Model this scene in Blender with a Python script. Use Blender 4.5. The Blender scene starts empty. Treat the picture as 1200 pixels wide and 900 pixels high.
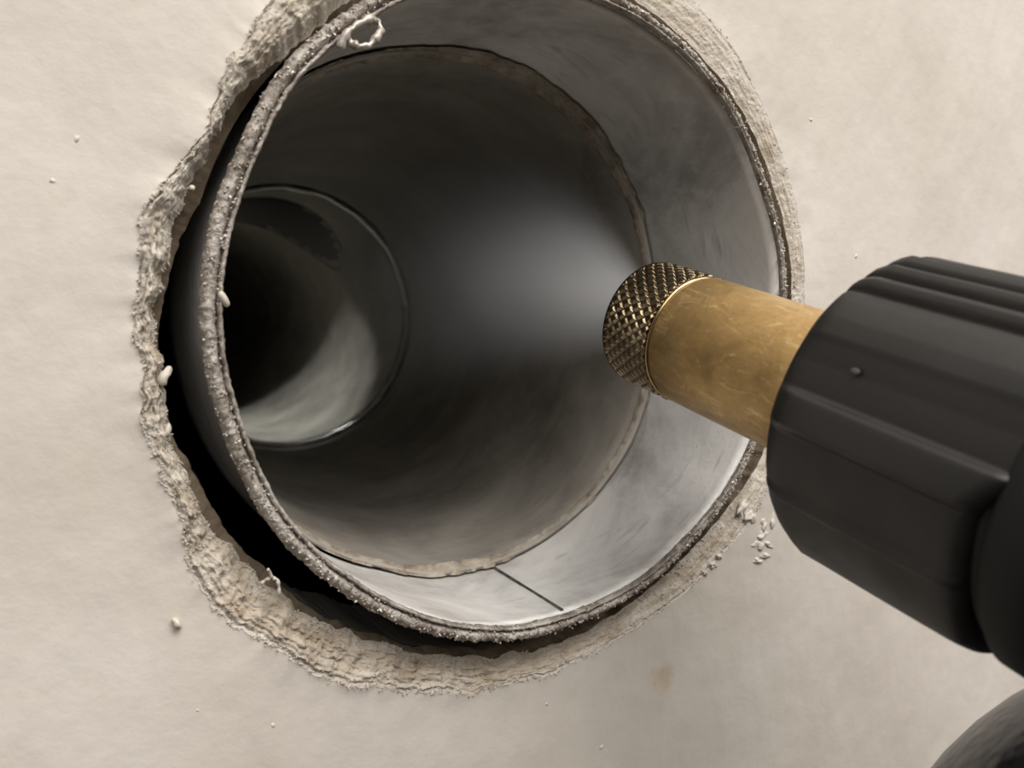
import bpy, bmesh, math, random
from mathutils import Vector, Matrix, noise
PI = math.pi
random.seed(7)
scene = bpy.context.scene
C = scene.collection

# ------------------------------------------------------------------ camera
FPX = 1100.0                       # focal length in pixels of the 1200 x 900 frame
S = 0.06                           # duct radius in metres
_a = Vector((-0.547, 0.058, -1.0)).normalized()        # duct axis seen from the camera
_z = (Vector((0, 1, 0)) - _a * _a.y).normalized()
_x = _a.cross(_z)
R3 = Matrix((_x, _a, _z))                              # camera space -> world space
CAM = R3 @ (-Vector((0.104, 0.231, -2.967)) * S)       # world origin = centre of the duct mouth, +Y into the wall
def ray(px, py):
    return R3 @ Vector(((px - 600) / FPX, (450 - py) / FPX, -1.0))
def pt(px, py, y):
    r = ray(px, py)
    return CAM + r * ((y - CAM.y) / r.y)
cd = bpy.data.cameras.new('camera'); cam = bpy.data.objects.new('camera', cd); C.objects.link(cam)
cd.sensor_width = 36; cd.lens = FPX / 1200 * 36; cd.clip_start = 0.005; cd.clip_end = 50
cam.matrix_world = Matrix.Translation(CAM) @ R3.to_4x4()
cd.dof.use_dof = True; cd.dof.focus_distance = 0.182; cd.dof.aperture_fstop = 26
scene.camera = cam

# ------------------------------------------------------------------ light
world = bpy.data.worlds.new('room_light'); scene.world = world; world.use_nodes = True
bg = world.node_tree.nodes['Background']
bg.inputs[0].default_value = (1.0, 0.95, 0.88, 1); bg.inputs[1].default_value = 0.12
def area(name, loc, target, size, watts, col=(1, 0.93, 0.84)):
    l = bpy.data.lights.new(name, 'AREA'); l.energy = watts; l.color = col; l.size = size
    o = bpy.data.objects.new(name, l); C.objects.link(o)
    o.location = loc; o.rotation_euler = (Vector(target) - Vector(loc)).to_track_quat('-Z', 'Y').to_euler()
    return o
area('overhead_light', (-0.50, -1.20, 0.95), (0, 0, 0), 1.05, 13.5, (1, 0.957, 0.915))
area('overhead_light', (0.05, -0.66, 1.12), (0, 0, 0), 0.75, 19.5, (1, 0.957, 0.915))  # added overhead fill, weakens the sprayer's shadow and brightens the sleeve
area('right_fill', (0.80, -0.95, 0.95), (0, 0, 0), 0.8, 9.5, (1, 0.957, 0.92))  # added soft fill from the right, no window stands there
vs = scene.view_settings
vs.view_transform = 'Standard'; vs.look = 'None'; vs.exposure = -0.2; vs.gamma = 1.0; vs.use_curve_mapping = False

# ------------------------------------------------------------------ helpers
def lin(r, g, b):
    f = lambda c: ((c / 255 + 0.055) / 1.055) ** 2.4 if c > 10 else c / 255 / 12.92
    return (f(r), f(g), f(b), 1)
class NT:
    def __init__(s, name):
        s.m = bpy.data.materials.new(name); s.m.use_nodes = True
        s.t = s.m.node_tree; s.b = s.t.nodes['Principled BSDF']
        s.co = s.t.nodes.new('ShaderNodeTexCoord').outputs['Object']
    def new(s, k, **kw):
        n = s.t.nodes.new(k)
        for a, v in kw.items(): setattr(n, a, v)
        return n
    def link(s, a, b): s.t.links.new(a, b)
    def map(s, scale):
        n = s.new('ShaderNodeMapping'); n.inputs['Scale'].default_value = scale; s.link(s.co, n.inputs[0]); return n.outputs[0]
    def noise(s, scale, detail=4, rough=0.55, vec=None, dist=0):
        n = s.new('ShaderNodeTexNoise'); n.inputs['Scale'].default_value = scale; n.inputs['Detail'].default_value = detail
        n.inputs['Roughness'].default_value = rough; n.inputs['Distortion'].default_value = dist
        s.link(vec or s.co, n.inputs['Vector']); return n.outputs['Fac']
    def ramp(s, fac, stops):
        n = s.new('ShaderNodeValToRGB'); e = n.color_ramp.elements
        while len(e) < len(stops): e.new(0.5)
        for i, (p, c) in enumerate(stops):
            e[i].position = p; e[i].color = c if len(c) == 4 else (*c, 1)
        s.link(fac, n.inputs[0]); return n.outputs[0]
    def mix(s, fac, a, b, mode='MIX'):
        n = s.new('ShaderNodeMix', data_type='RGBA', blend_type=mode)
        for k, v in ((0, fac), (6, a), (7, b)):
            if hasattr(v, 'is_output'): s.link(v, n.inputs[k])
            else: n.inputs[k].default_value = v
        return n.outputs[2]
    def math(s, op, a, b=0.0, c=0.0, clamp=False):
        n = s.new('ShaderNodeMath', operation=op); n.use_clamp = clamp
        for k, v in ((0, a), (1, b), (2, c)):
            if hasattr(v, 'is_output'): s.link(v, n.inputs[k])
            else: n.inputs[k].default_value = v
        return n.outputs[0]
    def bump(s, h, strength, dist, prev=None):
        n = s.new('ShaderNodeBump'); n.inputs['Strength'].default_value = strength; n.inputs['Distance'].default_value = dist
        s.link(h, n.inputs['Height'])
        if prev: s.link(prev, n.inputs['Normal'])
        return n.outputs[0]
    def done(s, color=None, rough=None, metal=None, normal=None, **kw):
        for k, v in (('Base Color', color), ('Roughness', rough), ('Metallic', metal), ('Normal', normal), *kw.items()):
            if v is None: continue
            if hasattr(v, 'is_output'): s.link(v, s.b.inputs[k])
            else: s.b.inputs[k].default_value = v
        return s.m

# painted wall: uneven brushed emulsion
n = NT('wall_paint')
c = n.ramp(n.noise(24, 4, 0.6), [(0.3, lin(203, 195, 183)), (0.7, lin(218, 211, 202))])
c = n.mix(n.ramp(n.noise(90, 4), [(0.62, (0, 0, 0)), (0.78, (0.35, 0.35, 0.35))]), c, lin(198, 186, 170))
sv = n.new('ShaderNodeVectorMath', operation='DISTANCE'); n.link(n.co, sv.inputs[0]); sv.inputs[1].default_value = pt(777, 795, 0.003)
sd = n.math('ADD', sv.outputs['Value'], n.math('MULTIPLY', n.math('SUBTRACT', n.noise(260, 3), 0.5), 0.009))
c = n.mix(n.ramp(n.math('MULTIPLY', sd, 200), [(0.15, (0.5, 0.5, 0.5)), (0.8, (0, 0, 0))]), c, lin(188, 160, 118))
bp = n.bump(n.noise(55, 3, 0.5, n.map((1, 1, 0.45))), 0.5, 0.0028)
bp = n.bump(n.noise(230, 4, 0.6), 0.22, 0.0008, bp)
M_WALL = n.done(c, 0.62, 0, bp)
# broken plaster
n = NT('broken_plaster')
c = n.ramp(n.noise(130, 5, 0.65), [(0.28, lin(190, 176, 155)), (0.48, lin(214, 204, 189)), (0.72, lin(228, 221, 209))])
c = n.mix(n.ramp(n.noise(480, 4, 0.7), [(0.6, (0, 0, 0)), (0.74, (0.5, 0.5, 0.5))]), c, lin(146, 126, 100))
so = n.new('ShaderNodeAttribute'); so.attribute_name = 'soil'
c = n.mix(so.outputs['Fac'], c, n.ramp(n.noise(380, 5, 0.7), [(0.35, lin(132, 114, 90)), (0.65, lin(190, 172, 148))]))
pa = n.new('ShaderNodeAttribute'); pa.attribute_name = 'paint'
c = n.mix(pa.outputs['Fac'], c, lin(211, 203, 193))
bp = n.bump(n.noise(520, 6, 0.7), 0.8, 0.0012)
M_PLASTER = n.done(c, 0.85, 0, bp)
# board and lining inside the bore
n = NT('bore_lining')
c = n.ramp(n.noise(110, 5, 0.6), [(0.3, lin(112, 96, 76)), (0.7, lin(158, 143, 122))])
M_BORE = n.done(c, 0.9, 0, n.bump(n.noise(350, 5, 0.65), 0.6, 0.001))
n = NT('grey_liner')
c = n.ramp(n.noise(60, 5, 0.6, n.map((1, 0.3, 1))), [(0.3, lin(132, 128, 122)), (0.7, lin(166, 162, 155))])
M_LINER = n.done(c, 0.7, 0.1, n.bump(n.noise(300, 4), 0.3, 0.0006))
n = NT('cavity_dark'); M_CAV = n.done(lin(44, 38, 32), 0.95)
# galvanised steel, mottled
def galv(name, dark, mid, light, metal=0.75, rough=(0.38, 0.58), dust=0.0):
    n = NT(name)
    v = n.noise(28, 6, 0.62, dist=0.6)
    c = n.ramp(v, [(0.3, dark), (0.5, mid), (0.68, light)])
    c = n.mix(n.ramp(n.noise(160, 5, 0.7, n.map((1, 0.5, 1))), [(0.5, (0, 0, 0)), (0.75, (0.55, 0.55, 0.55))]), c, light)
    c = n.mix(n.ramp(n.noise(75, 3, 0.5, n.map((0.6, 2.2, 0.6)), 1.5), [(0.6, (0, 0, 0)), (0.72, (0.5, 0.5, 0.5))]), c, dark)
    c = n.mix(n.ramp(n.noise(17, 4, 0.6, dist=0.5), [(0.6, (0, 0, 0)), (0.76, (0.45, 0.45, 0.45))]), c, lin(128, 108, 86))
    if dust: c = n.mix(n.math('MULTIPLY', n.noise(200, 5), dust), c, lin(176, 166, 150))
    r = n.ramp(n.noise(60, 5), [(0.3, (rough[0],) * 3), (0.7, (rough[1],) * 3)])
    return n.done(c, r, metal, n.bump(n.noise(420, 5, 0.6), 0.3, 0.0007))
M_SLEEVE = galv('galvanised_sleeve', lin(158, 156, 152), lin(212, 210, 206), lin(238, 236, 232), 0.15, (0.42, 0.6))
M_DUCT = galv('dusty_duct_steel', lin(110, 107, 101), lin(146, 142, 135), lin(174, 169, 161), 0.1, (0.5, 0.65), 0.3)
n = NT('dirty_rim')
c = n.ramp(n.noise(240, 6, 0.7), [(0.3, lin(118, 108, 98)), (0.48, lin(168, 159, 149)), (0.68, lin(212, 206, 198))])
M_RIM = n.done(c, n.ramp(n.noise(300, 4), [(0.35, (0.3,) * 3), (0.65, (0.62,) * 3)]), 0.45, n.bump(n.noise(700, 5, 0.7), 0.8, 0.0008))
n = NT('zinc_crumbs')
M_CRUMB = n.done(n.ramp(n.noise(500, 3), [(0.35, lin(150, 140, 128)), (0.65, lin(212, 206, 196))]), 0.4, 0.3)
n = NT('old_sealant')
c = n.ramp(n.noise(150, 5, 0.7), [(0.35, lin(112, 99, 82)), (0.65, lin(172, 163, 148))])
M_SEAL = n.done(c, 0.7, 0, n.bump(n.noise(500, 4), 0.5, 0.0008))
n = NT('bright_zinc'); M_BRIGHT = n.done(lin(196, 196, 192), 0.24, 0.9, n.bump(n.noise(120, 3), 0.3, 0.001))
n = NT('seam_line'); M_SEAM = n.done(n.ramp(n.noise(300, 3), [(0.4, lin(92, 92, 90)), (0.6, lin(132, 132, 128))]), 0.5, 0.7)
# sprayer
n = NT('brushed_brass')
c = n.ramp(n.noise(70, 5, 0.65, dist=0.8), [(0.3, lin(160, 130, 84)), (0.52, lin(188, 155, 102)), (0.7, lin(206, 175, 124))])
c = n.mix(n.ramp(n.noise(420, 4, 0.7, n.map((1, 1, 0.35)), 1.0), [(0.54, (0, 0, 0)), (0.7, (0.9, 0.9, 0.9))]), c, lin(218, 190, 138))
c = n.mix(n.ramp(n.noise(46, 5, 0.7, dist=1.2), [(0.5, (0, 0, 0)), (0.7, (0.55, 0.55, 0.55))]), c, lin(118, 92, 54))
r = n.ramp(n.noise(150, 5, 0.7), [(0.3, (0.3,) * 3), (0.7, (0.5,) * 3)])
M_BRASS = n.done(c, r, 0.65, n.bump(n.noise(500, 5, 0.7, n.map((1, 1, 0.5))), 0.25, 0.0006))
n = NT('knurled_bronze')
c = n.ramp(n.noise(200, 3), [(0.35, lin(116, 102, 80)), (0.65, lin(156, 140, 114))])
M_KNURL = n.done(c, 0.27, 1.0)
n = NT('polished_brass'); M_RING = n.done(lin(176, 154, 112), 0.22, 1.0)
n = NT('orifice_dark'); M_ORI = n.done(lin(20, 18, 15), 0.6, 0.5)
n = NT('black_plastic')
c = n.ramp(n.noise(60, 4), [(0.35, lin(23, 23, 22)), (0.65, lin(31, 30, 29))])
M_BLACK = n.done(c, n.ramp(n.noise(120, 4), [(0.35, (0.42,) * 3), (0.65, (0.55,) * 3)]), 0, n.bump(n.noise(900, 3), 0.12, 0.0004))
n = NT('grey_dust'); M_DUST = n.done(lin(74, 73, 70), 0.8)
n = NT('black_rubber'); M_RUBBER = n.done(lin(12, 12, 12), 0.8)
n = NT('glossy_black')
M_GLOSS = n.done(n.ramp(n.noise(60, 4), [(0.42, lin(22, 23, 27)), (0.64, lin(66, 68, 76))]), 0.25, 0, n.bump(n.noise(70, 3), 0.3, 0.004))
n = NT('paint_flake'); M_FLAKE = n.done(n.ramp(n.noise(400, 3), [(0.4, lin(196, 186, 168)), (0.6, lin(226, 220, 206))]), 0.55)

def mesh_obj(name, verts, faces, mat, parent=None, smooth=True):
    me = bpy.data.meshes.new(name); me.from_pydata([tuple(v) for v in verts], [], faces); me.update()
    if smooth: me.polygons.foreach_set('use_smooth', [True] * len(me.polygons))
    me.materials.append(mat)
    o = bpy.data.objects.new(name, me); C.objects.link(o)
    if parent: o.parent = parent
    return o
def grid_obj(name, rings, mat, parent=None, closed_u=True, closed_v=False, smooth=True, caps=False, flip=False):
    """rings: list of equally long vertex lists"""
    nu = len(rings[0]); vs_ = [v for r in rings for v in r]; fs = []
    for j in range(len(rings) - (0 if closed_v else 1)):
        a = j * nu; b = ((j + 1) % len(rings)) * nu
        for i in range(nu if closed_u else nu - 1):
            k = (i + 1) % nu
            fs.append((a + i, a + k, b + k, b + i) if not flip else (a + i, b + i, b + k, a + k))
    if caps:
        fs.append(tuple(range(nu)) if flip else tuple(reversed(range(nu))))
        o = (len(rings) - 1) * nu
        fs.append(tuple(range(o + nu - 1, o - 1, -1)) if flip else tuple(range(o, o + nu)))
    return mesh_obj(name, vs_, fs, mat, parent, smooth)
def tube_mesh(path, rad, seg=8):
    rings = []; up = Vector((0.3, 0.2, 1)).normalized()
    for i, p in enumerate(path):
        t = (path[min(i + 1, len(path) - 1)] - path[max(i - 1, 0)]).normalized()
        a = t.cross(up).normalized(); b = t.cross(a)
        r = rad(i / (len(path) - 1)) if callable(rad) else rad
        rings.append([p + a * r * math.cos(2 * PI * k / seg) + b * r * math.sin(2 * PI * k / seg) for k in range(seg)])
    return rings
def empty(name, loc=(0, 0, 0)):
    o = bpy.data.objects.new(name, None); C.objects.link(o); o.location = loc; o.empty_display_size = 0.01; return o
def tag(o, label=None, cat=None, group=None, kind=None):
    for k, v in (('label', label), ('category', cat), ('group', group), ('kind', kind)):
        if v: o[k] = v
    return o
def sstep(x, a, b):
    x = max(0.0, min(1.0, (x - a) / (b - a))); return x * x * (3 - 2 * x)
def fb(x, y, z, oct=4): return noise.fractal(Vector((x, y, z)), 1.0, 2.0, oct)

def polar(points, N, smooth=2):
    """(x, z) outline around the duct axis -> N radii at equal angles, periodic"""
    ar = sorted((math.atan2(p.z, p.x) % (2 * PI), math.hypot(p.x, p.z)) for p in points)
    ar = [(ar[-1][0] - 2 * PI, ar[-1][1])] + ar + [(ar[0][0] + 2 * PI, ar[0][1])]
    out = []; j = 0
    for i in range(N):
        t = 2 * PI * i / N
        while ar[j + 1][0] < t: j += 1
        (t0, r0), (t1, r1) = ar[j], ar[j + 1]
        out.append(r0 + (r1 - r0) * (t - t0) / max(t1 - t0, 1e-9))
    for _ in range(smooth):
        w = max(1, N // 160)
        out = [sum(out[(i + k) % N] for k in range(-w, w + 1)) / (2 * w + 1) for i in range(N)]
    return out
def px_polar(pxs, y, N, smooth=2): return polar([pt(a, b, y) for a, b in pxs], N, smooth)
def at_angle(a, N): return int(round((a % (2 * PI)) / (2 * PI) * N)) % N

RIMPX = [(335,112),(305,175),(277,245),(260,330),(264,425),(289,512),(330,597),(367,640),(407,672),(467,708),(517,726),(600,733),(650,722),(693,707),(750,677),
         (803,628),(843,583),(880,515),(905,420),(915,340),(912,295),(890,217),(862,147),(810,75),(770,41),(732,17),(700,4),(385,58),(440,20),(490,-6),(560,-24),(640,-20)]
NS = 720; rr = [min(v, 0.0612) for v in px_polar(RIMPX, 0.0, NS, 4)]     # radius of the duct mouth by angle
# ------------------------------------------------------------------ the wall with its broken hole
WY = 0.003                          # wall face; the duct mouth stands 3 mm proud of it
OUT = [(318,0),(290,30),(272,60),(262,85),(250,130),(233,165),(205,200),(185,222),(170,245),(162,290),(158,350),(158,400),(164,450),(174,500),
       (182,540),(195,575),(208,610),(218,650),(236,690),(265,722),(310,757),(370,787),(450,807),(540,812),(600,802),(680,772),(760,725),(830,668),
       (880,612),(908,560),(930,480),(940,420),(942,350),(940,300),(932,240),(915,180),(890,115),(860,60),(830,20),(795,-20),(700,-85),(560,-115),(430,-85),(365,-40)]
INN = [(413,4),(366,37),(333,67),(305,89),(272,121),(251,158),(236,190),(224,215),(212,245),(200,285),(188,330),(184,370),(184,400),(187,440),(193,480),
       (200,515),(212,547),(228,580),(248,620),(275,648),(302,674),(332,700),(380,730),(440,752),(510,768),(570,770),(640,757),(700,732),(760,692),(815,642),
       (860,588),(890,538),(908,470),(919,400),(922,340),(919,290),(901,218),(876,153),(836,88),(800,52),(770,27),(745,7),(720,-12),(650,-45),(560,-62),(480,-40)]
BACK = [(480,-5),(452,12),(425,30),(395,52),(350,90),(310,128),(275,172),(250,208),(226,245),(205,300),(190,350),(184,400),(186,450),(196,500),(216,535),(236,565),
        (253,600),(272,632),(300,655),(335,690),(380,722),(440,745),(510,760),(570,764),(640,750),(700,722),(760,680),(815,628),(860,570),(890,520),(905,450),(912,400),
        (915,330),(905,260),(880,190),(850,120),(810,70),(770,35),(740,10),(700,-20),(620,-50),(540,-45)]
def bell(t, c_, w):
    d = (math.degrees(t) - c_ + 180) % 360 - 180
    return math.exp(-(d / w) ** 2)
N = 1440
ro = px_polar(OUT, WY, N, 1); ri = px_polar(INN, WY + 0.003, N, 1)
rb = px_polar(BACK, WY + 0.009, N, 2); ros = list(ro)
for i in range(N):
    t = 2 * PI * i / N; cx, cz = math.cos(t), math.sin(t)
    left = max(0.0, min(1.0, 0.5 - 0.9 * cx))                      # rougher on the left
    ros[i] = ro[i]
    ro[i] += 0.0007 * (0.35 + left) * fb(cx * 9, cz * 9, 1.3, 5) + (0.00015 + 0.0003 * left + 0.0003 * bell(t, 235, 45)) * fb(cx * 30, cz * 42, 5.3, 4)
    ri[i] += 0.0008 * (0.4 + left) * fb(cx * 16, cz * 16, 7.1, 5)
    rb[i] += 0.0006 * fb(cx * 14, cz * 14, 3.7, 5)
    ri[i] = min(ri[i], ro[i] - 0.0015); rb[i] = min(rb[i], ri[i] - 0.0001)
    wv = 0.84 + 0.26 * max(0, -cx) - 0.48 * max(0, cx)
    if cx > 0.2: ri[i] -= 0.0012 * min(1, (cx - 0.2) * 2)
    rb[i] = max(min(rb[i], ri[i] - 0.0001), rr[i // 2] + 0.0014, 0.0632 - 0.0018 * max(0, cx))
    ri[i] = max(ri[i], rr[i // 2] + 0.0031 * wv + 0.0004); ro[i] = max(ro[i], ri[i] + 0.0012)
def P(t, r, y): return Vector((r * math.cos(t), y, r * math.sin(t)))
TH = [2 * PI * i / N for i in range(N)]
# flat painted face, polar rings out to the edges of the wall panel
wall = None
rings = []
HX0, HX1, HZ0, HZ1 = -1.3, 1.3, -1.1, 1.3
def sq(t):
    c_, s_ = math.cos(t), math.sin(t); k = 1e9
    if c_ > 1e-9: k = min(k, HX1 / c_)
    if c_ < -1e-9: k = min(k, HX0 / c_)
    if s_ > 1e-9: k = min(k, HZ1 / s_)
    if s_ < -1e-9: k = min(k, HZ0 / s_)
    return k
offs = [0, .0004, .0008, .0013, .002, .003, .0045, .006, .008, .0105, .0135, .017, .021, .026, .032, .039, .047, .056, .066, .078, .092, .11, .135, .17, .22, .3]
for k, of in enumerate(offs):
    rg = []
    for i, t in enumerate(TH):
        q = 0.25 + 0.75 * min(1, of / 0.03)
        base = ros[i] * (1 - min(1, of / 0.05)) + 0.075 * min(1, of / 0.05) + (ro[i] - ros[i]) * math.exp(-of / 0.0012)
        r = base + of; x, z = r * math.cos(t), r * math.sin(t)
        left = max(0.0, min(1.0, 0.5 - 0.9 * math.cos(t)))
        edge = math.exp(-of / 0.003)
        y = WY + 0.00035 * fb(x * 38, 2.2, z * 30, 3) * max(0.15, 1 - of / 0.06) + 0.00014 * fb(x * 160, 5.2, z * 150, 3) * max(0, 1 - of / 0.015)
        y -= edge * (0.0001 + 0.0006 * left) * (0.6 + fb(math.cos(t) * 7, 3, math.sin(t) * 7, 3))
        y -= math.exp(-of / 0.02) * 0.0012 * bell(t, 130, 30)
        rg.append(Vector((x, y, z)))
    rings.append(rg)
rings.append([P(t, min(sq(t), 0.46) if sq(t) > 0.46 else sq(t), WY) for t in TH])
rings.append([P(t, sq(t), WY) for t in TH])
wall = grid_obj('wall_front', rings, M_WALL, flip=False)
tag(wall, 'cream painted plaster wall with a broken round hole', None, None, 'structure')
# broken plaster band between paint edge and bore
KB = 34; band = []
for k in range(KB + 1):
    q = k / KB; rg = []
    for i, t in enumerate(TH):
        cx, cz = math.cos(t), math.sin(t)
        left = max(0.0, min(1.0, 0.45 - 0.9 * cx)); low = max(0.0, -cz)
        r = ro[i] + (ri[i] - ro[i]) * q
        y0 = rings[0][i].y
        tl = bell(t, 125, 26)
        slope = ((0.0006 + 0.0022 * min(1, left + low)) * q ** 1.6 + 0.0010 * left * q) * (1 - 0.75 * tl) + 0.0022 * tl * sstep(q, 0.7, 1.0)
        lump = 0.0024 * tl * sstep(q, 0.0, 0.22) * (1 - 0.75 * sstep(q, 0.55, 1.0))
        lump += (0.0010 * bell(t, 175, 30) + 0.0004 * bell(t, 215, 25) + 0.0003 * bell(t, 35, 45)) * math.sin(PI * min(1, q * 1.15 + 0.02)) ** 0.7
        str_ = fb(cx * 7, cz * 7, q * 16, 4)                        # striations along the edge
        blob = fb(cx * 34, cz * 34, q * 4 + 4, 5)
        fine = fb(r * cx * 1100, 3, r * cz * 1100, 3)
        amp = (0.22 + 0.62 * left * (1 - 0.35 * tl) + 0.12 * bell(t, 240, 55)) * math.sin(PI * min(1, max(0, q))) ** 0.5
        y = y0 + slope - lump + amp * (0.0007 * str_ + 0.0007 * blob + 0.0005 * fine)
        crk = (0.25 * (cx > 0) + left * (1 - 0.6 * low) + 0.1 * low) * sstep(fb(cx * 6, 6, cz * 6, 3), -0.45, 0.1)
        qc = 0.09 + 0.05 * fb(cx * 8, 2, cz * 8, 3)
        y += 0.0011 * math.exp(-((q - qc) / 0.035) ** 2) * min(1, crk)                                      # crack under the paint edge
        rg.append(P(t, r + 0.0003 * left * math.sin(PI * q) * fb(cx * 60, cz * 60, q * 5, 3), y))
    band.append(rg)
pe = tag(grid_obj('broken_plaster_edge', band, M_PLASTER, wall), 'rough broken plaster edge around the hole')
at_ = pe.data.attributes.new('soil', 'FLOAT', 'POINT')
at_.data.foreach_set('value', [max(0, min(1, 0.42 * bell(t, 238, 48) + 0.22 * bell(t, 300, 45) + 0.55 * fb(math.cos(t) * 9, k * 0.15, math.sin(t) * 9, 3))) for k in range(KB + 1) for t in TH])
pa_ = pe.data.attributes.new('paint', 'FLOAT', 'POINT')
pa_.data.foreach_set('value', [(1 - sstep(k / KB + 0.16 * fb(math.cos(t) * 30, k * 0.12, math.sin(t) * 30, 3), 0.08, 0.34)) * (0.6 + 0.4 * (math.cos(t) > 0)) for k in range(KB + 1) for t in TH])
# loose grit and fibres clinging to the broken edge
gv = []; gf = []
def add_grit(p, s_, long):
    b = len(gv); ax = Vector((random.uniform(-1, 1), random.uniform(-.6, .6), random.uniform(-1, 1))).normalized()
    m_ = ax.to_track_quat('Z', 'Y').to_matrix()
    for v in ((1, 0, 0), (0, 1, 0), (-1, 0, 0), (0, -1, 0), (0, 0, long), (0, 0, -long)): gv.append(p + m_ @ (Vector(v) * s_ * random.uniform(0.6, 1.4)))
    for f in ((0,1,4),(1,2,4),(2,3,4),(3,0,4),(1,0,5),(2,1,5),(3,2,5),(0,3,5)): gf.append(tuple(b + q for q in f))
for k in range(4200):
    dg = random.choice((random.gauss(232, 28), random.gauss(232, 28), random.gauss(170, 30), random.gauss(275, 22), random.gauss(235, 30), random.uniform(0, 360))); t = math.radians(dg) % (2 * PI)
    i = at_angle(t, N); q = random.choice((random.random(), min(1, abs(random.gauss(0, 0.12))), max(0, 1 - abs(random.gauss(0, .1)))))
    v = band[int(q * KB)][i]
    add_grit(v + Vector((random.uniform(-.0003, .0003), -0.0001, random.uniform(-.0003, .0003))), random.uniform(0.00006, 0.0002), random.choice((1, 1.2, 1.6, 2.4)))
tag(mesh_obj('plaster_grit', gv, gf, M_PLASTER, wall, False), 'loose grit and fibres on the broken edge', None, None, 'stuff')
# step down behind the plaster into the backing board, then the bore
step = [band[-1]]
for k in range(1, 7):
    q = k / 6
    step.append([P(t, ri[i] + 0.0011 * math.sin(PI * q) * (0.6 + fb(math.cos(t) * 12, 1, math.sin(t) * 12, 3)) + (rb[i] - ri[i]) * max(0, (q - 0.55) / 0.45),
                   band[-1][i].y + (0.0085 + WY - band[-1][i].y) * q) for i, t in enumerate(TH)])
tag(grid_obj('backing_board', step, M_BORE, wall), 'brown board edge behind the plaster')
bore = []
for k in range(8):
    q = k / 7
    bore.append([P(t, rb[i] + 0.0014 * min(1, q * 6) + 0.0004 * fb(math.cos(t) * 8, q * 4, math.sin(t) * 8, 3), 0.0085 + WY + 0.036 * q) for i, t in enumerate(TH[::1])])
tag(grid_obj('bore_liner', bore, M_LINER, wall), 'grey lining of the bore')
# cavity: closes the wall behind so no light leaks in
last = bore[-1]
cav = [last, [P(t, 0.2, 0.05) for t in TH], [P(t, 0.2, 0.8) for t in TH], [P(t, 0.0005, 0.8) for t in TH]]
grid_obj('cavity_shell', cav, M_CAV, wall)
sides = [[P(t, sq(t), WY) for t in TH[::8]], [P(t, sq(t), 0.82) for t in TH[::8]], [P(t, 0.0005, 0.82) for t in TH[::8]]]
grid_obj('wall_core', sides, M_CAV, wall)

# dark wooden floor of the room, below the frame
n = NT('dark_floor')
M_FLOOR = n.done(n.ramp(n.noise(3, 4, 0.6, n.map((1, 8, 1))), [(0.35, lin(44, 34, 27)), (0.65, lin(62, 49, 39))]), 0.5)
fl = grid_obj('floor', [[Vector((x, WY, -1.1)) for x in (1.3, -1.3)], [Vector((x, -3.0, -1.1)) for x in (1.3, -1.3)]], M_FLOOR, closed_u=False, flip=True)
tag(fl, 'dark brown floor of the room', None, None, 'structure')

# paint blobs lower right of the hole, chips on the face
def blob(name, loc, sc, mat, parent=None, seed=0, sub=2, amp=0.25, rot=0):
    bm = bmesh.new(); bmesh.ops.create_icosphere(bm, subdivisions=sub, radius=1)
    for v in bm.verts:
        v.co *= 1 + amp * fb(v.co.x * 1.4 + seed, v.co.y * 1.4, v.co.z * 1.4 + seed * 3.1, 3)
    m_ = Matrix.Rotation(rot, 4, 'Y')
    for v in bm.verts: v.co = m_ @ Vector((v.co.x * sc[0], v.co.y * sc[1], v.co.z * sc[2]))
    me = bpy.data.meshes.new(name); bm.to_mesh(me); bm.free(); me.materials.append(mat)
    me.polygons.foreach_set('use_smooth', [True] * len(me.polygons))
    o = bpy.data.objects.new(name, me); C.objects.link(o); o.location = loc
    if parent: o.parent = parent
    return o
for k, (x, y, w, h, r) in enumerate([(880,606,7,5,-.6),(893,628,7,4,-.3),(889,640,8,4,.2),(900,637,6,3,.3),(897,651,7,3,.2),(888,658,5,3,.1),(894,615,4,6,0),
                                     (843,652,3,2,.4),(835,662,4,2.5,.5),(826,672,3,2,.6),(905,612,4,6,.1),(870,596,4,7,.5)]):
    p = pt(x, y, WY); f = 0.20 / FPX
    blob('paint_blob', (p.x, WY + 0.0002, p.z), (w * f * 1.4, 0.0006, h * f * 1.5), M_WALL, wall, k, 3, 0.7, r)
for k, (x, y, w) in enumerate([(90,162,4),(158,150,5),(62,212,3),(68,14,3),(190,155,3),(246,75,3),(240,97,3),(1003,300,4),(950,140,3),(640,825,3),(705,876,3),(232,832,2.5),(320,850,3),(702,770,3)]):
    p = pt(x, y, WY); f = 0.17 / FPX
    blob('paint_chip', (p.x, WY + 0.0001, p.z), (w * f, 0.0003, w * f * 1.3), M_WALL, wall, k + 40, 1, 0.5, k)

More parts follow.
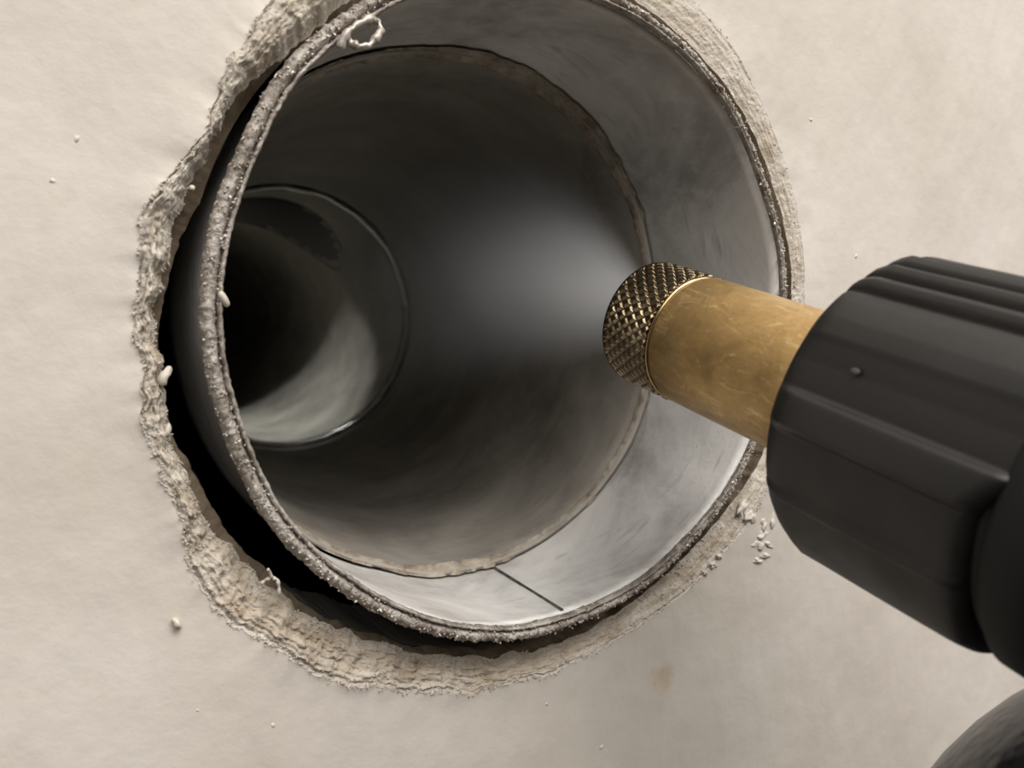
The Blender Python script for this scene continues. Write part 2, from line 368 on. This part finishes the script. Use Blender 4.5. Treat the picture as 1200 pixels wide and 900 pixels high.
# ------------------------------------------------------------------ duct sleeve with its hemmed mouth
SEAMPX = [(505,57),(568,66),(628,93),(661,120),(700,156),(730,207),(745,234),(762,307),(768,390),(758,466),(736,526),(703,580),(650,627),(570,667),(533,675),(480,674),(444,665),(400,654)]
LS = 0.0427
rs = px_polar(SEAMPX, LS, NS, 6)
for i in range(NS):                                  # the hidden left half of the seam is a plain circle
    t = 2 * PI * i / NS; w = max(0, min(1, (-math.cos(t) - 0.25) * 3))
    rs[i] = rs[i] * (1 - w) + 0.0598 * w
    rs[i] = max(0.0580, min(rs[i], 0.0606))
TS = [2 * PI * i / NS for i in range(NS)]
sleeve = tag(empty('duct_sleeve'), 'short galvanised metal duct sleeve lining the hole in the wall', 'duct sleeve')
rg = []
for k in range(15):                                  # inside surface
    q = k / 14
    rg.append([P(t, rr[i] * (1 - q) + (rs[i] + 0.0004) * q + 0.00022 * fb(math.cos(t) * 3, q * 2, math.sin(t) * 3, 3), 0.0005 + LS * q * 1.03) for i, t in enumerate(TS)])
for k in range(9):                                   # outside surface, back to the mouth
    q = 1 - k / 8
    rg.append([P(t, max(rr[i] * (1 - q) + (rs[i] + 0.0004) * q, 0.0595) + 0.0009, 0.0015 + LS * q * 1.03) for i, t in enumerate(TS)])
tag(grid_obj('sleeve_wall', rg, M_SLEEVE, sleeve, closed_v=True, flip=True), 'mottled grey galvanised inside wall')
def rim_roll(name, prof, mat, amp, seed, parent):
    out = []
    for j, (dr, dy) in enumerate(prof):
        rgk = []
        for i in range(N):
            t = TH[i]; b = rr[i // 2] * 0.5 + rr[((i + 1) // 2) % NS] * 0.5
            cx, cz = math.cos(t), math.sin(t)
            nz = fb(cx * 75 + dr * 3000, cz * 75, dy * 1300 + seed, 4) * amp + fb(cx * 12, cz * 12, seed, 3) * amp * 0.6
            wv = 0.84 + 0.26 * max(0, -cx) - 0.48 * max(0, cx)
            nz *= 1 - 0.5 * max(0, cx); rgk.append(P(t, b + dr * wv + nz, dy * (1 - 0.55 * max(0, cx)) - nz * 0.8))
        out.append(rgk)
    return grid_obj(name, out, mat, parent, closed_v=True)
def prof(w, h, r0, y0, n=12): return [(r0 + w / 2 + w / 2 * math.cos(2 * PI * k / n), y0 + h / 2 * math.sin(2 * PI * k / n)) for k in range(n)]
rim = tag(rim_roll('rolled_rim', prof(0.0023, 0.0032, 0.0008, -0.0004), M_RIM, 0.00036, 2.0, sleeve), 'dirty rolled rim of the sleeve')
rim_roll('inner_lip', prof(0.0009, 0.0026, -0.0001, -0.0006, 8), M_RIM, 0.00022, 9.0, sleeve)
# crumbs of zinc and dirt stuck along the rim
bmv = []; bmf = []
def add_bit(p, s, seed, long=1.0):
    b = len(bmv); ax = Vector((random.uniform(-1, 1), random.uniform(-1, 1), random.uniform(-1, 1))).normalized()
    m_ = ax.to_track_quat('Z', 'Y').to_matrix()
    o = [(1, 0, 0), (0, 1, 0), (-1, 0, 0), (0, -1, 0), (0, 0, 1.2 * long), (0, 0, -1.2 * long)]
    for v in o: bmv.append(p + m_ @ (Vector(v) * s * random.uniform(0.7, 1.3)))
    for f in ((0,1,4),(1,2,4),(2,3,4),(3,0,4),(1,0,5),(2,1,5),(3,2,5),(0,3,5)): bmf.append(tuple(b + q for q in f))
for k in range(1900):
    t = random.uniform(0, 2 * PI); i = at_angle(t, NS)
    w = 0.84 + 0.26 * max(0, -math.cos(t)) - 0.48 * max(0, math.cos(t))
    dr = random.choice((0.0003, 0.0009, 0.0016, 0.0023, 0.0029)) * w + random.uniform(-.0003, .0003)
    add_bit(P(t, rr[i] + dr, (-0.0022 + 0.0012 * (abs(dr / w - 0.0018) / 0.0015) ** 2) * (1 - 0.5 * max(0, math.cos(t)))), random.uniform(0.0001, 0.00027), k, random.choice((1, 1, 1.6)))
for k in range(90):                                   # hanging burrs along the lower and right edge
    t = math.radians(random.uniform(-115, 60)); i = at_angle(t, NS)
    add_bit(P(t, rr[i] + random.choice((-0.0001, 0.0028)), -0.0008 + random.uniform(-.0006, .0006)), random.uniform(0.00016, 0.00033), k, 1.7)
tag(mesh_obj('rim_crumbs', bmv, bmf, M_CRUMB, sleeve, False), 'crumbs of zinc and dirt stuck to the rim', None, None, 'stuff')
# torn wire-like loop of metal at the top left of the rim
loop_px = [(398,58),(403,44),(412,33),(424,25),(436,22),(444,26),(446,36),(441,46),(432,53),(420,55),(411,51),(407,46)]
lp = [pt(a, b, -0.0022 - 0.0006 * math.sin(k)) for k, (a, b) in enumerate(loop_px)]
lp2 = []
for a, b in zip(lp, lp[1:]):
    for q in (0, .33, .66): lp2.append(a.lerp(b, q))
lp2.append(lp[-1])
for k, p in enumerate(lp2): p += Vector((fb(k * .7, 1, 2, 2), fb(k * .7, 4, 2, 2), fb(k * .7, 1, 8, 2))) * 0.0003
tag(grid_obj('torn_loop', tube_mesh(lp2, lambda q: 0.00062 + 0.00018 * math.sin(q * 23) + 0.00015 * math.sin(q * 61), 8), M_CRUMB, sleeve, caps=True), 'torn curl of metal bent into a loop')
# lap seam of the sleeve: a narrow raised fold along the lower wall
p = pt(664, 716, 0.0); t0 = math.atan2(p.z, p.x); p = pt(579, 674, LS); t1 = math.atan2(p.z, p.x); fold = []
for k in range(13):
    q = 1 - k / 12; t = t0 + (t1 - t0) * q; i = at_angle(t, NS); r = rr[i] * (1 - q) + (rs[i] + .0004) * q; y = 0.0015 + LS * q * 0.985
    fold.append([P(t + da, r - h, y) for da, h in ((-0.005, -0.0003), (-0.0045, 0.0003), (0.0, 0.0004), (0.003, 0.00035), (0.004, -0.0003))])
tag(grid_obj('lap_seam', fold, M_SEAM, sleeve, closed_u=False), 'dark lap seam line')

# ------------------------------------------------------------------ inner duct beyond the sleeve
SH = 0.10                                              # the run veers slightly to the right
LD = 0.262
def ctr(y): return Vector((max(0, y - LS) * SH, 0, max(0, y - LS) * 0.012))
duct = tag(empty('inner_duct', (0, LS, 0)), 'dusty grey metal duct running deep behind the sleeve', 'duct')
def dpt(t, r, y): return P(t, r, y - LS) + ctr(y)
rg = []
for k in range(30):
    q = k / 29; y = LS - 0.001 + (LD - LS) * q
    rg.append([dpt(t, (rs[i * 2] - 0.0012) * (1 - min(1, q * 4)) + 0.0585 * min(1, q * 4), y) for i, t in enumerate(TS[::2])])
for k in range(6):
    q = 1 - k / 5; y = LS - 0.001 + (LD - LS) * q
    rg.append([dpt(t, (rs[i * 2] - 0.0004) * (1 - min(1, q * 4)) + 0.0593 * min(1, q * 4), y) for i, t in enumerate(TS[::2])])
grid_obj('duct_wall', rg, M_DUCT, duct, closed_v=True, flip=True)
# ragged sealant band over the joint
bd = []
NSD = 720
for k in range(7):
    q = k / 6; rgk = []
    for i in range(NSD):
        t = TS[i]; cx, cz = math.cos(t), math.sin(t)
        w = 0.0008 + 0.0010 * max(0, fb(cx * 5, cz * 5, 2, 4)) + 0.0030 * bell(t, 70, 32) + 0.0012 * bell(t, -95, 25)
        rag = 0.0011 * fb(cx * 26, cz * 26, 5.5, 4)
        y = LS + 0.0004 + w * (q - 0.5) * 2 + rag * (1 if q < 0.5 else 0.5)
        h = 0.0009 * math.sin(PI * q) ** 0.6 + 0.0004 * fb(cx * 40, cz * 40, q * 4, 3) * math.sin(PI * q) + 0.0011 * bell(t, -88, 8) * math.sin(PI * q)
        rgk.append(P(t, rs[i] - (0.0002 if q < 0.5 else 0.0010) - h, y - LS))
    bd.append(rgk)
tag(grid_obj('sealant_band', bd, M_SEAL, duct, flip=True), 'ragged dried sealant over the joint')
# deep joint: bright crimped lip, then the elbow beyond
elbow = tag(empty('far_duct', ctr(LD) + Vector((0, LD, 0))), 'farthest duct run with a bright crimped lip, deep inside', 'duct')
def tor(r0, w, d, y0, n=8, amp=0.0):
    return [[P(TS[i], r0 - w / 2 + w / 2 * math.cos(2 * PI * k / n) + amp * fb(math.cos(TS[i]) * 6, math.sin(TS[i]) * 6, 1, 2), y0 + d / 2 * math.sin(2 * PI * k / n)) for i in range(0, NS, 3)] for k in range(n)]
tag(grid_obj('crimped_lip', tor(0.0585, 0.0024, 0.005, 0.001, 10, 0.0006), M_BRIGHT, elbow, closed_v=True), 'bright crimped lip')
RP, LP, RB, YB = 0.0565, 0.42, 0.046, 0.078
# far run; the top opening, branch and lamp are added to light its floor
nl, na = 60, 120; vv = []; ff = []
for k in range(nl + 1):
    for i in range(na): vv.append(P(2 * PI * i / na, RP, 0.004 + LP * k / nl))
for k in range(nl):
    for i in range(na):
        j = (i + 1) % na; f4 = (k * na + i, k * na + j, (k + 1) * na + j, (k + 1) * na + i)
        cc = sum((vv[q] for q in f4), Vector()) / 4
        if cc.z > 0 and math.hypot(cc.x, cc.y - YB) < RB: continue
        ff.append(f4)
ff.append(tuple(range(nl * na, nl * na + na)))
mesh_obj('far_run', vv, ff, M_DUCT, elbow)
br = []
for h in (0, 0.5, 1):
    br.append([Vector((x_, YB + y_, math.sqrt(max(0, RP ** 2 - x_ ** 2)) * (1 - h) - 0.0008 * (1 - h) + 0.19 * h)) for x_, y_ in [((RB + .0025) * math.cos(2*PI*i/64), (RB + .0025) * math.sin(2*PI*i/64)) for i in range(64)]])
grid_obj('added_branch', br, M_CAV, elbow)  # added branch around the lamp, dark so its lit inside does not show
lo = Vector((0, LD, 0)) + ctr(LD) + Vector((-0.016, YB - 0.010, 0.18))
vl = area('added_duct_light', lo, lo - Vector((0, 0, 1)), 0.02, 0.075, (0.97, 1.0, 0.96)); vl.data.spread = math.radians(62)  # added lamp, makes the bright patch on the floor beyond the lip

# ------------------------------------------------------------------ the sprayer
D0 = 0.18
dirc = Vector(((-130 - 600) / FPX, (450 - 25) / FPX, -1.0)).normalized()
A = R3 @ dirc
P0 = CAM + ray(811, 397) * D0
vw = (CAM - P0).normalized(); Ev = (vw - A * vw.dot(A)).normalized(); Uv = A.cross(Ev)
gun = tag(empty('mist_sprayer'), 'black mist sprayer with brass barrel and knurled nozzle aimed into the duct', 'sprayer')
gun.matrix_world = Matrix.Translation(P0) @ Matrix((Ev, Uv, A)).transposed().to_4x4()
def lathe(name, pr, mat, parent, n=128, caps=False):
    return grid_obj(name, [[Vector((r * math.cos(2 * PI * i / n), r * math.sin(2 * PI * i / n), z)) for i in range(n)] for r, z in pr], mat, parent, caps=caps, flip=False)
mm = 0.001
# brass barrel
lathe('brass_barrel', [(12.5*mm, -46*mm), (12.55*mm, -30*mm), (12.5*mm, -12*mm), (12.4*mm, -2.4*mm), (12.1*mm, -1.7*mm), (11.4*mm, -1.5*mm), (11.0*mm, 0.5*mm)], M_BRASS, gun)
lathe('polished_shoulder', [(11.3*mm, -1.7*mm), (12.1*mm, -1.65*mm), (12.42*mm, -1.4*mm), (12.48*mm, -1.15*mm), (12.3*mm, -0.85*mm), (11.5*mm, -0.8*mm)], M_RING, gun)
# knurled nozzle cap: two families of helical grooves cut into the cylinder
NK, ZK = 64, 110; NKU = NK * 12
kz0, kz1 = -0.7*mm, 11.3*mm; rg = []
def tri(v): v = v % 1.0; return 1 - abs(2 * v - 1)
def knr(th, z):
    u = th / (2 * PI) * NK; w = z / (1.53*mm)
    h = min(tri(u / 2 + w / 2 + .25), tri(u / 2 - w / 2 + .25)); return min(1.0, h / 0.5)
pre = [(11.2*mm, kz0), (12.2*mm, kz0 + .1*mm)]
post = [(12.35*mm, kz1 + .15*mm), (12.45*mm, kz1 + .6*mm), (11.9*mm, kz1 + 1.0*mm), (9.5*mm, kz1 + 1.1*mm), (4*mm, kz1 + 1.1*mm), (3.2*mm, kz1 + 0.6*mm), (3.0*mm, kz1 - 1*mm)]
for r, z in pre: rg.append([Vector((r * math.cos(2*PI*i/NKU), r * math.sin(2*PI*i/NKU), z)) for i in range(NKU)])
for j in range(ZK + 1):
    z = kz0 + (kz1 - kz0) * (0.01 + 0.99 * j / ZK); row = []
    for i in range(NKU):
        th = 2 * PI * i / NKU; r = 12.1*mm + 0.55*mm * knr(th, z)
        row.append(Vector((r * math.cos(th), r * math.sin(th), z)))
    rg.append(row)
for r, z in post: rg.append([Vector((r * math.cos(2*PI*i/NKU), r * math.sin(2*PI*i/NKU), z)) for i in range(NKU)])
cap = tag(grid_obj('nozzle_cap', rg, M_KNURL, gun), 'bronze nozzle cap cut with diamond knurling')
lathe('spray_orifice', [(0.01*mm, kz1 - 0.8*mm), (1.2*mm, kz1 - 0.8*mm), (3.05*mm, kz1 - 0.9*mm)], M_ORI, cap)
# black fluted collar; r as a function of the angle around the barrel
FE = [(-180, 24.0), (-150, 24.4), (-120, 24.8), (-95, 24.5), (-75, 24.8), (-72, 24.9), (-44, 24.35), (-43, 24.7), (-41, 24.75), (-39, 24.2), (-18, 24.1), (-16.8, 24.5), (-15.3, 25.0), (-14.2, 25.1),
      (-6, 24.75), (-4.2, 24.6), (-3.2, 24.1), (-2.2, 23.75), (-1, 23.8), (8, 23.9), (15, 24.35), (17.5, 24.65), (24, 24.75), (32, 24.55), (37.3, 24.3), (38.8, 23.6), (40.4, 24.5), (43, 24.9), (46, 24.6),
      (47.8, 23.7), (49.3, 24.7), (52, 25.1), (54.6, 24.8), (56.2, 23.9), (57.8, 24.9), (61, 25.3), (64, 25.0), (66, 24.1), (68, 24.9), (90, 24.6), (120, 24.8), (150, 24.4), (180, 24.0)]
def rprof(deg):
    deg = (deg + 180) % 360 - 180
    for (a, r), (b, s) in zip(FE, FE[1:]):
        if a <= deg <= b: return (r + (s - r) * (deg - a) / (b - a)) * mm
    return 24.0 * mm
FE = [(a, 24.5 + (r - 24.5) * 1.5) for a, r in FE]
NC = 720
prof_c = [rprof(360 * i / NC) for i in range(NC)]
prof_c = [sum(prof_c[(i + k) % NC] for k in (-1, 0, 1)) / 3 for i in range(NC)]
rows = []
for s, k, off in [(-42.6, 0, -12.2), (-41.6, 0, -10.5), (-40.9, 0, -7), (-40.4, 0, -4.2), (-40.5, 0, -3.0), (-40.9, .05, -2.0), (-41.6, .2, -1.15), (-42.6, .45, -.6), (-43.9, .75, -.25), (-45.4, 1, 0), (-50, 1, 0), (-58, 1, 0.1),
                  (-66, 1, 0.15), (-70.5, 1, 0.15), (-72.0, .9, 0), (-73.0, .6, -.5), (-73.6, .2, -1.4), (-73.9, 0, -2.6), (-74, 0, -5)]:
    rows.append([Vector(((24.2*mm * (1 - k) + prof_c[i] * k + off*mm) * math.cos(2*PI*i/NC), (24.2*mm * (1 - k) + prof_c[i] * k + off*mm) * math.sin(2*PI*i/NC), (s - (5.0 * sstep((360 * i / NC + 180) % 360 - 180, -22, 4) if s < -68 else 0))*mm)) for i in range(NC)])
collar = tag(grid_obj('fluted_collar', rows, M_BLACK, gun, flip=True), 'black fluted plastic collar')
lathe('neck_groove', [(21.0*mm, -72*mm), (22.6*mm, -74.5*mm), (22.4*mm, -76*mm), (20*mm, -77*mm)], M_RUBBER, gun)
lathe('seal_ring', [(20.5*mm, -75.2*mm), (23.4*mm, -75.6*mm), (24.3*mm, -76.6*mm), (24.5*mm, -80*mm), (24.2*mm, -82*mm), (23.4*mm, -83*mm), (20.5*mm, -83.4*mm)], M_RUBBER, gun)
lathe('locking_ring', [(20.5*mm, -82.6*mm), (23.8*mm, -83.2*mm), (25.2*mm, -84.4*mm), (25.4*mm, -90*mm), (24*mm, -92*mm), (20.5*mm, -92.4*mm)], M_RUBBER, gun)
lathe('pump_body', [(20.3*mm, -91*mm), (23*mm, -92*mm), (26*mm, -95*mm), (27*mm, -101*mm), (27*mm, -150*mm), (26*mm, -158*mm), (18*mm, -163*mm), (6*mm, -164*mm), (.1*mm, -164*mm)], M_BLACK, gun)
p = Vector((24.3*mm * math.cos(math.radians(9)), 24.3*mm * math.sin(math.radians(9)), -52.5*mm))
tag(blob('dust_speck', p, (0.00012, 0.0005, 0.0007), M_DUST, collar, 5, 2, 0.4), 'grey dust speck')
inv = gun.matrix_world.inverted()
tc = inv @ (CAM + ray(1474, 1207) * 0.128)              # tank hangs below the body
tu = (inv.to_3x3() @ Vector((0, 0, 1))).normalized()
ta = tu.orthogonal().normalized(); tb = tu.cross(ta)
def lathe_at(name, c0, up, pr, mat, n=96):
    return grid_obj(name, [[c0 + up * z + (ta * math.cos(2*PI*i/n) + tb * math.sin(2*PI*i/n)) * r for i in range(n)] for r, z in pr], mat, gun)
tp = [(0.1*mm, -75*mm), (40*mm, -75*mm), (50*mm, -70*mm), (53*mm, -60*mm), (53*mm, -15*mm)] + [(53*mm * math.cos(a), -15*mm + 66*mm * math.sin(a)) for a in [PI/2*k/14 for k in range(1, 14)]] + [(0.1*mm, 51*mm)]
tag(lathe_at('water_tank', tc, tu, tp, M_GLOSS), 'glossy black rounded tank')
bt = Vector((0, 0, -120*mm)); nd = (bt - tc)
path = [tc + nd * q for q in (0.3, 0.5, 0.7, 0.9)]
grid_obj('tank_neck', tube_mesh(path, 15*mm, 40), M_BLACK, gun, caps=True)

# ------------------------------------------------------------------ mist leaving the nozzle
tipw = P0 + A * (kz1 + 1.2*mm)
ML = 0.135; mist_bm = []
for k in range(10):
    q = k / 9; z = ML * q; r = 0.004 + z * 0.52
    mist_bm.append([Vector((r * math.cos(2*PI*i/40), r * math.sin(2*PI*i/40), z)) for i in range(40)])
nt = NT('water_mist_volume')
nt.t.nodes.remove(nt.b)
sep = nt.new('ShaderNodeSeparateXYZ'); nt.link(nt.co, sep.inputs[0])
rad = nt.math('SQRT', nt.math('ADD', nt.math('MULTIPLY', sep.outputs[0], sep.outputs[0]), nt.math('MULTIPLY', sep.outputs[1], sep.outputs[1])))
ang = nt.math('DIVIDE', rad, nt.math('ADD', nt.math('MULTIPLY', sep.outputs[2], 0.52), 0.004))
fall = nt.math('POWER', nt.math('SUBTRACT', 1.0, ang, clamp=True), 1.1)
zz = nt.math('POWER', nt.math('DIVIDE', 0.030, nt.math('ADD', sep.outputs[2], 0.030)), 1.7)
endf = nt.math('SUBTRACT', 1.0, nt.math('DIVIDE', sep.outputs[2], ML), clamp=True)
nzv = nt.ramp(nt.noise(26, 3, 0.5, nt.map((1, 1, 0.5))), [(0.3, (0.45,) * 3), (0.7, (1.25,) * 3)])
den = nt.math('MULTIPLY', nt.math('MULTIPLY', nt.math('MULTIPLY', fall, zz), endf), nt.math('MULTIPLY', nzv, 560.0))
vol = nt.new('ShaderNodeVolumeScatter'); vol.inputs['Color'].default_value = (0.97, 0.98, 1, 1); vol.inputs['Anisotropy'].default_value = 0.0
nt.link(den, vol.inputs['Density']); nt.link(vol.outputs[0], nt.t.nodes['Material Output'].inputs['Volume'])
mist = grid_obj('water_mist', mist_bm, nt.m, caps=True, flip=False)
nt.m.cycles.volume_step_rate = 0.5
mist.matrix_world = Matrix.Translation(tipw) @ Matrix((Ev, Uv, A)).transposed().to_4x4()
tag(mist, 'pale plume of fine mist spraying from the nozzle into the duct', 'mist', None, 'stuff')

# ------------------------------------------------------------------ loose bits
def capsule(name, p0, p1, r, mat):
    cen_ = (p0 + p1) / 2
    path = [p0 + (p1 - p0) * q - cen_ for q in (0, .06, .2, .5, .8, .94, 1)]
    rd = [.25, .7, 1, 1.05, 1, .7, .25]
    o = grid_obj(name, tube_mesh(path, lambda q: r * rd[int(round(q * 6))], 10), mat, caps=True); o.location = cen_; return o
tag(capsule('paint_pellet', pt(257.5, 342, -0.0022), pt(267, 359, -0.0012), 0.0006, M_FLAKE), 'tiny rice-shaped white pellet stuck on the left rim', 'pellet')
tag(blob('plaster_crumb', pt(193, 441, WY + 0.001), (0.0008, 0.0006, 0.0015), M_FLAKE, None, 3, 2, 0.5, 0.5), 'pointed pale crumb poking into the black gap at left', 'crumb')
tag(blob('plaster_crumb', pt(197, 503, WY + 0.001), (0.0005, 0.0005, 0.0010), M_FLAKE, None, 8, 2, 0.3, 0.1), 'small upright white crumb below the pointed one, left edge', 'crumb')
tag(blob('plaster_crumb', pt(225, 220, WY + 0.001), (0.0005, 0.0005, 0.0005), M_FLAKE, None, 12, 2, 0.2, 0), 'tiny round white crumb on upper left broken edge', 'crumb')
tag(blob('plaster_crumb', pt(207, 730, WY - 0.0006), (0.0006, 0.0007, 0.0010), M_FLAKE, None, 17, 2, 0.4, -0.6), 'small pale crumb stuck to the wall face below the hole', 'crumb')
fp = [pt(a, b, WY - 0.0012 - 0.0008 * math.sin(k * .6)) for k, (a, b) in enumerate([(306,684),(312,679),(319,677),(325,679),(327,688),(327,699)])]
fo = fp[0].copy(); sh = empty('fibre_scrap', fo); tag(sh, 'curled white fibre scrap in the lower left of the gap', 'fibre')
def sub(ps, n=4): return [a.lerp(b, q / n) - fo for a, b in zip(ps, ps[1:]) for q in range(n)] + [ps[-1] - fo]
grid_obj('strand', tube_mesh(sub(fp), lambda q: 0.00028 + 0.0001 * math.sin(q * 30), 7), M_FLAKE, sh, caps=True)
grid_obj('strand', tube_mesh(sub([pt(319,677,WY - .0022), pt(316,670,WY - .0025), pt(314,667,WY - .003)]), 0.00026, 7), M_FLAKE, sh, caps=True)
